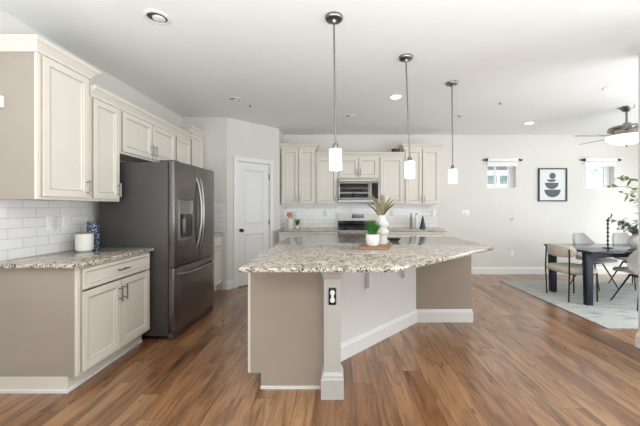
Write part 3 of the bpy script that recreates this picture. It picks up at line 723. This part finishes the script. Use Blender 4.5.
plate('electrical_outlet', 'white outlet on the back tile, just right of the dried leaves', 'outlet', (1.13, YT, 1.195), 0, 0.072, 0.115, 'outlet')
plate('electrical_outlet', 'white outlet on the back tile, right of the dark cone', 'outlet', (1.93, YT, 1.195), 0, 0.072, 0.115, 'outlet')
plate('light_switch', 'white triple switch plate on the wall right of the kitchen cabinets', 'light switch', (2.56, YB, 1.20), 0, 0.165, 0.115, 3)
plate('electrical_outlet', 'white outlet low on the dining wall under the first window', 'outlet', (3.47, YB, 0.41), 0, 0.072, 0.115, 'outlet')
sn = thing('wall_sensor', 'small white sensor box on the end of the nearest left wall cabinet', 'sensor', (-2.355, 2.148, 2.045))
MB().box(-0.03, 0.03, -0.02, 0, -0.04, 0.04, 0.004).build('sensor_case', 'white_plastic', sn)
MB().box(-0.014, 0.014, -0.022, -0.0205, -0.02, 0.02, 0.0005).build('sensor_lens', 'off', sn)

# shades over the windows
def shade(label, x0, x1):
    r = thing('roller_shade', label, 'window shade', ((x0 + x1) / 2, YB, 2.15)); hw = (x1 - x0) / 2 + 0.005
    MB().box(-hw, hw, -0.055, -0.004, 0.060, 0.125, 0.008).build('cassette', 'shade', r)
    MB().box(-hw + 0.005, hw - 0.005, -0.020, -0.016, -0.02, 0.055).box(-hw + 0.005, hw - 0.005, -0.026, -0.010, -0.034, -0.02).build('shade_cloth', 'shade', r)
    for s_ in (-1, 1):
        bk = MB(); bk.box(s_ * (hw + 0.012) - 0.012, s_ * (hw + 0.012) + 0.012, -0.05, 0, 0.07, 0.115, 0.003)
        bk.lathe([(0, -0.022), (0.018, -0.014), (0.022, 0), (0.018, 0.014), (0, 0.022)], (s_ * (hw + 0.065), -0.03, 0.09), 12)
        bk.tube([(s_ * hw, -0.03, 0.09), (s_ * (hw + 0.065), -0.03, 0.09)], 0.006)
        bk.build('bracket', 'blackmetal', r)
    MB().tube([(hw - 0.10, -0.03, 0.05), (hw - 0.10, -0.022, -1.05)], 0.0012, 6).build('pull_cord', 'shade', r)
    MB().lathe([(0, -0.02), (0.012, -0.016), (0.012, 0.016), (0, 0.02)], (hw - 0.10, -0.022, -1.07), 10).build('cord_weight', 'off', r)
shade('white roller shade above the window left of the framed print', W1[0], W1[1])
shade('white roller shade above the window right of the framed print', W2[0], W2[1])

# framed print
pf = thing('framed_print', 'black framed print of stacked dark bowls between the two windows', 'picture', (4.27, YB, 1.755))
a, b_, t = 0.28, 0.325, 0.022
f = MB(); f.box(-a, a, -0.03, 0, b_ - t, b_); f.box(-a, a, -0.03, 0, -b_, -b_ + t); f.box(-a, -a + t, -0.03, 0, -b_ + t, b_ - t); f.box(a - t, a, -0.03, 0, -b_ + t, b_ - t)
f.build('frame', 'frame_black', pf, smooth=0)
MB().box(-a + t, a - t, -0.012, -0.002, -b_ + t, b_ - t).build('paper', 'paper', pf, smooth=0)
def halfdisc(cx, zt, rx, rz, n=18): return [(cx - rx, zt)] + [(cx - rx * math.cos(PI * i / n), zt - rz * math.sin(PI * i / n)) for i in range(1, n)] + [(cx + rx, zt)]
ink = MB()
ink.prism_xz([(0.0 + 0.062 * math.cos(2 * PI * i / 24), 0.175 + 0.062 * math.sin(2 * PI * i / 24)) for i in range(24)], -0.0135, -0.012)
ink.prism_xz(halfdisc(-0.02, 0.105, 0.09, 0.05), -0.0135, -0.012)
ink.prism_xz(halfdisc(-0.015, 0.040, 0.135, 0.125), -0.0135, -0.012)
ink.prism_xz(halfdisc(0.0, -0.095, 0.16, 0.15), -0.0135, -0.012)
ink.build('printed_shapes', 'ink', pf, smooth=0)

# ------------------------------------------------------------------ things on the worktops
ZT = 0.914
cn = thing('canister', 'white ceramic canister with a wooden lid on the left worktop', 'canister', (-2.25, 2.74, ZT))
MB().lathe([(0, 0.0), (0.050, 0), (0.062, 0.010), (0.066, 0.03), (0.066, 0.152), (0.062, 0.154), (0, 0.154)], (0, 0, 0), 32).build('jar', 'ceramic', cn)
MB().lathe([(0, 0.1545), (0.063, 0.1545), (0.065, 0.157), (0.063, 0.161), (0, 0.162)], (0, 0, 0), 32).build('lid', 'woodlid', cn)
tn = thing('storage_tin', 'tall blue and white patterned tin between the canister and the fridge', 'tin', (-2.257, 2.845, ZT))
MB().box(-0.042, 0.042, -0.026, 0.026, 0, 0.252, 0.005).build('tin_body', 'book', tn)
MB().box(-0.043, 0.043, -0.027, 0.027, 0.2525, 0.262, 0.004).build('lid', 'nickel', tn)
# island tray, pot of grass, vase
bd = tag(MB().prism([(0.205, 2.83), (0.49, 2.80), (0.60, 3.21), (0.31, 3.25)], ZT, ZT + 0.020, 0.004).build('cutting_board', 'board'), 'reddish brown wooden serving board on the island worktop', 'cutting board')
ZB = ZT + 0.0205
def blades(n, r0, hmin, hmax, lean, wd, seed, segs=5, z0=0.0, wide=False):
    q = random.Random(seed); t = bmesh.new()
    for i in range(n):
        a = q.uniform(0, 2 * PI); d = r0 * math.sqrt(q.random()); h = q.uniform(hmin, hmax); l = q.uniform(0.15, 1) * lean
        a2 = a + q.uniform(-0.5, 0.5); ww = wd * q.uniform(0.7, 1.2)
        side = Vector((-math.sin(a2), math.cos(a2), 0)); rows = []
        for k in range(segs + 1):
            u_ = k / segs; p = Vector((d * math.cos(a) + l * u_ ** 1.7 * math.cos(a2), d * math.sin(a) + l * u_ ** 1.7 * math.sin(a2), z0 + h * (u_ - 0.18 * (l / max(lean, 1e-6)) * u_ ** 3)))
            w2 = ww * (0.55 + 0.9 * u_) * (1 - u_) ** 0.55 if k < segs else 0.0006
            if wide and k < segs: w2 = ww * min(1.0, 0.45 + 1.6 * u_) * (1 - u_ * u_) ** 0.8
            fold = Vector((math.cos(a2), math.sin(a2), 0)) * (-w2 * 0.35)
            rows.append((t.verts.new(p - side * w2), t.verts.new(p + fold), t.verts.new(p + side * w2)))
        for A, B in zip(rows, rows[1:]):
            t.faces.new((A[0], A[1], B[1], B[0])); t.faces.new((A[1], A[2], B[2], B[1]))
    m = MB(); m.add(t); return m
pg = thing('potted_grass', 'bright green grass plant in a white pot on the serving board', 'plant', (0.362, 2.945, ZB))
MB().lathe([(0, 0), (0.045, 0), (0.058, 0.012), (0.066, 0.05), (0.066, 0.095), (0.062, 0.112), (0.056, 0.112), (0.056, 0.095), (0, 0.093)], (0, 0, 0), 32).build('pot', 'ceramic', pg)
MB().lathe([(0, 0.0935), (0.055, 0.0935), (0.054, 0.1), (0, 0.102)], (0, 0, 0), 20).build('soil', 'bark', pg)
blades(170, 0.042, 0.09, 0.175, 0.10, 0.0042, 3, z0=0.10).build('grass_blades', 'grass', pg, smooth=0)
vs = thing('bubble_vase', 'white stacked bubble vase of dried leaves on the serving board', 'vase', (0.475, 3.12, ZB))
MB().lathe([(0, 0), (0.048, 0), (0.052, 0.012), (0.046, 0.07), (0.048, 0.085), (0.066, 0.105), (0.070, 0.125), (0.058, 0.145), (0.043, 0.158), (0.050, 0.172), (0.066, 0.19), (0.068, 0.205), (0.055, 0.225), (0.040, 0.24), (0.040, 0.285), (0.042, 0.292), (0.036, 0.292), (0.034, 0.26), (0, 0.258)], (0, 0, 0), 36).build('vase_body', 'ceramic_m', vs, mx=Matrix.Diagonal((1.12, 1.12, 1, 1)))
blades(15, 0.015, 0.20, 0.33, 0.30, 0.030, 21, 9, z0=0.235, wide=True).build('dried_leaves', 'dry', vs, smooth=30)
dd = thing('small_dish', 'small dark dish on the island worktop behind the bubble vase', 'dish', (0.70, 3.62, ZT))
MB().lathe([(0, 0), (0.05, 0), (0.075, 0.012), (0.082, 0.028), (0.078, 0.028), (0.068, 0.014), (0, 0.010)], (0, 0, 0), 24).build('dish_bowl', 'darkdish', dd)

# back worktop
uj = thing('utensil_jar', 'white jar of wooden utensils on the back worktop near the pantry corner', 'utensil jar', (-0.845, 5.72, ZT))
MB().lathe([(0, 0), (0.055, 0), (0.058, 0.006), (0.058, 0.185), (0.053, 0.185), (0.053, 0.02), (0, 0.018)], (0, 0, 0), 24).build('jar', 'ceramic', uj)
for i, (dx, dy, l, rw) in enumerate(((-0.035, 0.01, 0.30, 0.026), (-0.012, -0.02, 0.29, 0.022), (0.015, 0.015, 0.31, 0.024), (0.03, -0.01, 0.285, 0.02))):
    s_ = MB(); s_.tube([(dx * 0.4, dy * 0.4, 0.02), (dx, dy, l - 0.07)], 0.006); 
    t = bmesh.new(); bmesh.ops.create_uvsphere(t, u_segments=12, v_segments=8, radius=1)
    s_.add(t, Matrix.Translation((dx, dy, l - 0.035)) @ Matrix.Diagonal((rw, 0.007, 0.042, 1)))
    s_.build('wooden_spoon', 'woodlid', uj)
sp_ = thing('potted_plant', 'tiny green plant in a white pot beside the utensil jar', 'plant', (-0.712, 5.74, ZT))
MB().lathe([(0, 0), (0.030, 0), (0.036, 0.06), (0.031, 0.06), (0.030, 0.05), (0, 0.048)], (0, 0, 0), 20).build('pot', 'ceramic', sp_)
blades(60, 0.02, 0.08, 0.16, 0.07, 0.008, 8, 4, z0=0.045).build('foliage', 'grass', sp_, smooth=0)
bt = thing('bottle', 'slim white bottle with a dark cap on the right back worktop', 'bottle', (1.525, 5.72, ZT))
MB().lathe([(0, 0), (0.027, 0), (0.030, 0.006), (0.030, 0.20), (0.022, 0.225), (0.016, 0.24), (0.016, 0.265), (0, 0.265)], (0, 0, 0), 20).build('bottle_body', 'ceramic', bt)
MB().lathe([(0.017, 0.2655), (0.017, 0.285), (0, 0.286)], (0, 0, 0), 14).build('cap', 'darkwood', bt)
ob = thing('bottle', 'slim olive toned bottle standing left of the white bottle', 'bottle', (1.44, 5.76, ZT))
MB().lathe([(0, 0), (0.026, 0), (0.028, 0.01), (0.026, 0.19), (0.014, 0.23), (0.012, 0.27), (0, 0.27)], (0, 0, 0), 20).build('bottle_body', 'olivebottle', ob)
MB().lathe([(0.013, 0.2705), (0.013, 0.285), (0, 0.286)], (0, 0, 0), 12).build('cap', 'darkwood', ob)
cn_ = tag(MB().lathe([(0, 0), (0.058, 0), (0.060, 0.008), (0.030, 0.14), (0.014, 0.215), (0.008, 0.235), (0, 0.238)], (1.64, 5.70, ZT), 24).build('cone_vase', 'navy'), 'dark navy cone shaped ornament on the right back worktop', 'ornament')
tb = tag(MB().box(-0.06, 0.06, -0.05, 0.05, 0, 0.075, 0.004).build('wooden_box', 'darkwood'), 'small dark brown box on top of the cabinet right of the microwave', 'box')
tb.location = (1.14, 5.74, 2.335); tb.rotation_euler = (0, R(0), R(25))

# ------------------------------------------------------------------ dining area
rug = tag(MB().box(2.93, 6.3, 3.28, 5.41, 0.0, 0.012, 0.004).build('area_rug', 'rug'), 'pale grey woven rug under the dining table', 'rug')
ZR = 0.0135
tx0, tx1, ty0, ty1, zt = 3.30, 5.15, 3.93, 4.83, 0.735
dt_ = thing('dining_table', 'blue-black dining table with rounded leg brackets on the pale rug', 'dining table', (tx0, ty0, ZR))
MB().box(0, tx1 - tx0, 0, ty1 - ty0, zt - ZR - 0.028, zt - ZR, 0.008, 3).build('tabletop', 'table', dt_)
def tleg(cx, cy, sx):
    H = zt - ZR - 0.029
    pts = [(0, 0), (0.085, 0), (0.085, H - 0.17)]
    pts += [(0.085 + 0.10 * (1 - math.cos(a)), H - 0.17 + 0.10 * math.sin(a)) for a in [R(15 * k) for k in range(1, 7)]]
    pts += [(0.26, H - 0.06), (0.26, H), (-0.02, H)]
    pts = [(cx + sx * x, z) for x, z in pts]
    MB().prism_xz(pts, cy - 0.032, cy + 0.032, 0.006).build('leg', 'tleg', dt_, smooth=40)
for cx, sx in ((0.022, 1), (tx1 - tx0 - 0.022, -1)):
    for cy in (0.12, ty1 - ty0 - 0.12): tleg(cx, cy, sx)
ap = MB(); H = zt - ZR - 0.029
for cy in (0.12, ty1 - ty0 - 0.12): ap.box(0.285, tx1 - tx0 - 0.285, cy - 0.015, cy + 0.015, H - 0.06, H)
ap.build('apron', 'tleg', dt_, smooth=0)

# cream chair at the head of the table, facing +x (local: faces +x)
cc = thing('dining_chair', 'cream upholstered dining chair with thin black legs at the table end', 'chair', (3.395, 4.385, ZR))
t = bmesh.new(); bmesh.ops.create_uvsphere(t, u_segments=28, v_segments=14, radius=1)
for v in t.verts:
    x, y, z = v.co; k = 4.0
    n = (abs(x) ** k + abs(y) ** k) ** (1 / k) or 1; l = math.hypot(x, y)
    f_ = (l / n) if n > 1e-6 else 1
    v.co = Vector((x * f_ * 0.245, y * f_ * 0.25, (abs(z) ** 0.45) * (1 if z > 0 else -1) * 0.060 + 0.418))
MB().add(t).build('seat', 'cream', cc, smooth=80)
bk = bmesh.new(); rings = []; nseg = 26
for i in range(nseg + 1):
    a = R(180 - 55 + 110 * i / nseg); cx, cy = 0.30 * math.cos(a) + 0.055, 0.305 * math.sin(a)
    e = 1 - (abs(i - nseg / 2) / (nseg / 2)) ** 6; e = max(0.12, e) ** 0.5
    row = []
    for k in range(12):
        b2 = 2 * PI * k / 12; s1 = math.copysign(abs(math.cos(b2)) ** 0.6, math.cos(b2)) * 0.028 * e; s2 = math.copysign(abs(math.sin(b2)) ** 0.6, math.sin(b2)) * 0.085 * e
        row.append(bk.verts.new((cx + math.cos(a) * s1, cy + math.sin(a) * s1, 0.685 + s2)))
    rings.append(row)
for A, B in zip(rings, rings[1:]):
    for k in range(12): bk.faces.new((A[k], A[(k + 1) % 12], B[(k + 1) % 12], B[k]))
bk.faces.new(rings[0]); bk.faces.new(rings[-1]); bmesh.ops.recalc_face_normals(bk, faces=bk.faces)
MB().add(bk).build('backrest', 'cream', cc, smooth=70)
for sy in (-1, 1):
    MB().tube([(-0.20, sy * 0.215, 0), (-0.205, sy * 0.235, 0.40), (-0.20, sy * 0.225, 0.72)], 0.010).build('leg', 'blackmetal', cc)
    MB().tube([(0.20, sy * 0.205, 0), (0.195, sy * 0.205, 0.40)], 0.010).build('leg', 'blackmetal', cc)
MB().tube([(-0.20, -0.22, 0.38), (0.195, -0.205, 0.38), (0.195, 0.205, 0.38), (-0.20, 0.22, 0.38)], 0.008).build('seat_frame', 'blackmetal', cc)

# grey shell chairs (local: faces -y)
def shell_chair(label, x, y, rz):
    r = thing('shell_chair', label, 'chair', (x, y, ZR + 0.004), rz, 'grey shell chairs around the dining table')
    nu, nv = 22, 18; t = bmesh.new(); g = []
    for i in range(nu + 1):
        u_ = i / nu; row = []
        # centre line: front edge of seat -> rear bend -> up the back
        if u_ < 0.5:
            k = u_ / 0.5; cy = -0.23 + 0.40 * k; cz = 0.445 - 0.03 * k - 0.02 * (1 - k) ** 3
        else:
            k = (u_ - 0.5) / 0.5; cy = 0.17 + 0.11 * math.sin(k * PI / 2) ; cz = 0.415 + 0.44 * k ** 1.25
        hw = 0.25 * (1 - 0.25 * max(0, 1 - u_ / 0.18) ** 2) * (1 - 0.5 * max(0, (u_ - 0.72) / 0.28) ** 2.2)
        wrap = 0.10 * math.exp(-((u_ - 0.55) / 0.22) ** 2)
        for j in range(nv + 1):
            v_ = -1 + 2 * j / nv
            up = wrap * abs(v_) ** 2.5
            fw = (0.14 * math.exp(-((u_ - 0.75) / 0.25) ** 2)) * abs(v_) ** 2.2
            row.append(t.verts.new((hw * v_, cy - fw, cz + up)))
        g.append(row)
    for i in range(nu):
        for j in range(nv): t.faces.new((g[i][j], g[i][j + 1], g[i + 1][j + 1], g[i + 1][j]))
    bmesh.ops.recalc_face_normals(t, faces=t.faces)
    bmesh.ops.solidify(t, geom=list(t.faces), thickness=0.03)
    MB().add(t).build('seat_shell', 'greyfab', r, smooth=60)
    MB().box(-0.20, 0.20, -0.21, 0.15, 0.432, 0.475, 0.02, 3).build('seat_cushion', 'greyfab', r, smooth=60)
    for sx in (-1, 1):
        for sy in (-1, 1): MB().tube([(sx * 0.09, 0.01 + sy * 0.08, 0.395), (sx * 0.22, 0.0 + sy * 0.22, 0)], 0.012, 10, 0.008).build('leg', 'blackmetal', r)
    MB().tube([(-0.1, 0.09, 0.392), (0.1, 0.09, 0.392), (0.1, -0.07, 0.392), (-0.1, -0.07, 0.392), (-0.1, 0.09, 0.392)], 0.012).build('seat_frame', 'blackmetal', r)
    return r
shell_chair('grey shell chair behind the table, nearer the framed print', 4.22, 4.98, R(18))
shell_chair('grey shell chair behind the table, by the leafy vase', 4.88, 4.98, R(4))
shell_chair('grey shell chair on the near side of the table at the right frame edge', 4.02, 3.99, R(180 - 8))

# candlestick
cd = thing('candlestick', 'tall black beaded candlestick on the dining table', 'candlestick', (3.82, 4.27, zt + 0.0005))
MB().lathe([(0, 0), (0.062, 0), (0.062, 0.008), (0.02, 0.016), (0.009, 0.02), (0, 0.02)], (0, 0, 0), 24).build('base', 'blackmetal', cd)
prof = [(0.008, 0.018)]
for k in range(6):
    z = 0.05 + k * 0.058; prof += [(0.008, z - 0.012), (0.018, z - 0.004), (0.018, z + 0.004), (0.008, z + 0.012)]
prof += [(0.010, 0.375), (0.022, 0.385), (0.022, 0.40), (0, 0.40)]
MB().lathe(prof, (0, 0, 0), 16).build('stem', 'blackmetal', cd)
MB().tube([(0, 0, 0.40), (0.01, 0, 0.425), (0.04, 0, 0.435), (0.055, 0, 0.46), (0.045, 0, 0.485), (0.06, 0, 0.475)], 0.009, 8, 0.005).build('hook', 'blackmetal', cd)

# leafy branches
def leafy(parent, mat_, name, stems, leaf_l, leaf_w, per, seed, stem_r=0.004):
    q = random.Random(seed); st = MB(); t = bmesh.new()
    for (p0, p1, sag) in stems:
        p0, p1 = Vector(p0), Vector(p1); pts = []
        for k in range(9):
            u_ = k / 8; p = p0.lerp(p1, u_); p.z += sag * math.sin(PI * u_); pts.append(p)
        st.tube(pts, stem_r, 6, 0.0015)
        for k in range(per):
            u_ = 0.25 + 0.75 * k / per; p = p0.lerp(p1, u_); p.z += sag * math.sin(PI * u_)
            d = Vector((q.uniform(-1, 1), q.uniform(-1, 1), q.uniform(-0.5, 0.8))).normalized()
            sd = d.cross(Vector((q.uniform(-.3, .3), q.uniform(-.3, .3), 1))).normalized(); L_ = leaf_l * q.uniform(0.7, 1.2); w2 = leaf_w * q.uniform(0.7, 1.2)
            rows = []
            for m in range(5):
                a = m / 4; ww = w2 * math.sin(PI * min(0.97, max(0.04, a)) ** 0.85); c = p + d * (L_ * a) - Vector((0, 0, 0.25 * L_ * a * a))
                rows.append((t.verts.new(c - sd * ww), t.verts.new(c + Vector((0, 0, -ww * 0.3))), t.verts.new(c + sd * ww)))
            for A, B in zip(rows, rows[1:]): t.faces.new((A[0], A[1], B[1], B[0])); t.faces.new((A[1], A[2], B[2], B[1]))
    st.build('stems', 'bark', parent); m = MB(); m.add(t); m.build(name, mat_, parent, smooth=0)
lv = thing('leafy_vase', 'round white vase of leafy grey-green branches on the dining table', 'vase', (4.20, 4.24, zt + 0.0005))
MB().lathe([(0, 0), (0.055, 0), (0.085, 0.03), (0.098, 0.085), (0.090, 0.14), (0.06, 0.175), (0.05, 0.185), (0.052, 0.20), (0.044, 0.20), (0.042, 0.18), (0, 0.16)], (0, 0, 0), 32).build('vase_body', 'ceramic_m', lv)
q = random.Random(5); stems = []
for k in range(15):
    a = q.uniform(0, 2 * PI); l = q.uniform(0.16, 0.36)
    stems.append(((0.02 * math.cos(a), 0.02 * math.sin(a), 0.17), (l * math.cos(a), l * math.sin(a), q.uniform(0.24, 0.46)), 0.04))
leafy(lv, 'olive', 'leaves', stems, 0.075, 0.016, 16, 6)
tr = thing('potted_tree', 'tall leafy indoor tree behind the dining table at the right edge', 'plant', (5.16, 5.05, ZR))
MB().lathe([(0, 0), (0.13, 0), (0.165, 0.30), (0.15, 0.30), (0.145, 0.26), (0, 0.25)], (0, 0, 0), 28).build('pot', 'ceramic_m', tr)
MB().tube([(0, 0, 0.25), (0.02, 0.01, 0.7), (-0.01, 0, 1.2), (0.02, 0, 1.9)], 0.022, 10, 0.010).build('trunk', 'bark', tr)
stems = []
for k in range(34):
    a = q.uniform(0, 2 * PI); z = q.uniform(1.1, 1.85); l = q.uniform(0.25, 0.55)
    stems.append(((0, 0, z), (l * math.cos(a), min(0.5, l * math.sin(a)), z + q.uniform(0.05, 0.28)), 0.03))
leafy(tr, 'leaf', 'leaves', stems, 0.10, 0.026, 10, 9, 0.005)

# ------------------------------------------------------------------ outside the windows
nh = thing('neighbor_house', 'pale neighbouring house with a grey roof seen through the left window', 'house', (7.4, 14.0, 0))
MB().box(-2.0, 2.2, 0, 0.2, 0, 3.05).build('wall', 'siding', nh, smooth=0)
MB().prism_xz([(-2.3, 3.10), (2.4, 3.0), (2.4, 3.16), (-2.3, 3.34)], -0.4, 0.3).build('roof', 'roof', nh, smooth=0)
for x0, x1 in ((-0.9, 0.0), (0.15, 1.2)):
    f = MB().box(x0 - 0.05, x1 + 0.05, -0.03, -0.001, 2.33, 2.83).build('window', 'siding', nh, smooth=0)
    MB().box(x0, x1, -0.05, -0.031, 2.38, 2.78).build('pane', 'teal', f, smooth=0)
ft = thing('frosted_tree', 'pale grey tree crown seen through the right window', 'tree', (11.4, 13.0, 0))
MB().tube([(0, 0, 0), (0.1, 0, 1.2), (0, 0, 2.2)], 0.12, 10, 0.06).build('trunk', 'bark', ft)
q = random.Random(11); t = bmesh.new()
for k in range(420):
    v = Vector((q.gauss(0, 1), q.gauss(0, 1), q.gauss(0, 1))).normalized() * q.uniform(0.3, 1.0)
    c = Vector((v.x * 1.5, v.y * 1.0, 2.6 + v.z * 1.0)); s_ = q.uniform(0.06, 0.14)
    d = Vector((q.uniform(-1, 1), q.uniform(-1, 1), q.uniform(-1, 1))).normalized(); e = d.orthogonal().normalized(); f_ = d.cross(e)
    vv = [t.verts.new(c + e * s_), t.verts.new(c + f_ * s_ * 0.5), t.verts.new(c - e * s_), t.verts.new(c - f_ * s_ * 0.5)]; t.faces.new(vv)
m = MB(); m.add(t); m.build('crown', 'frost', ft, smooth=0)
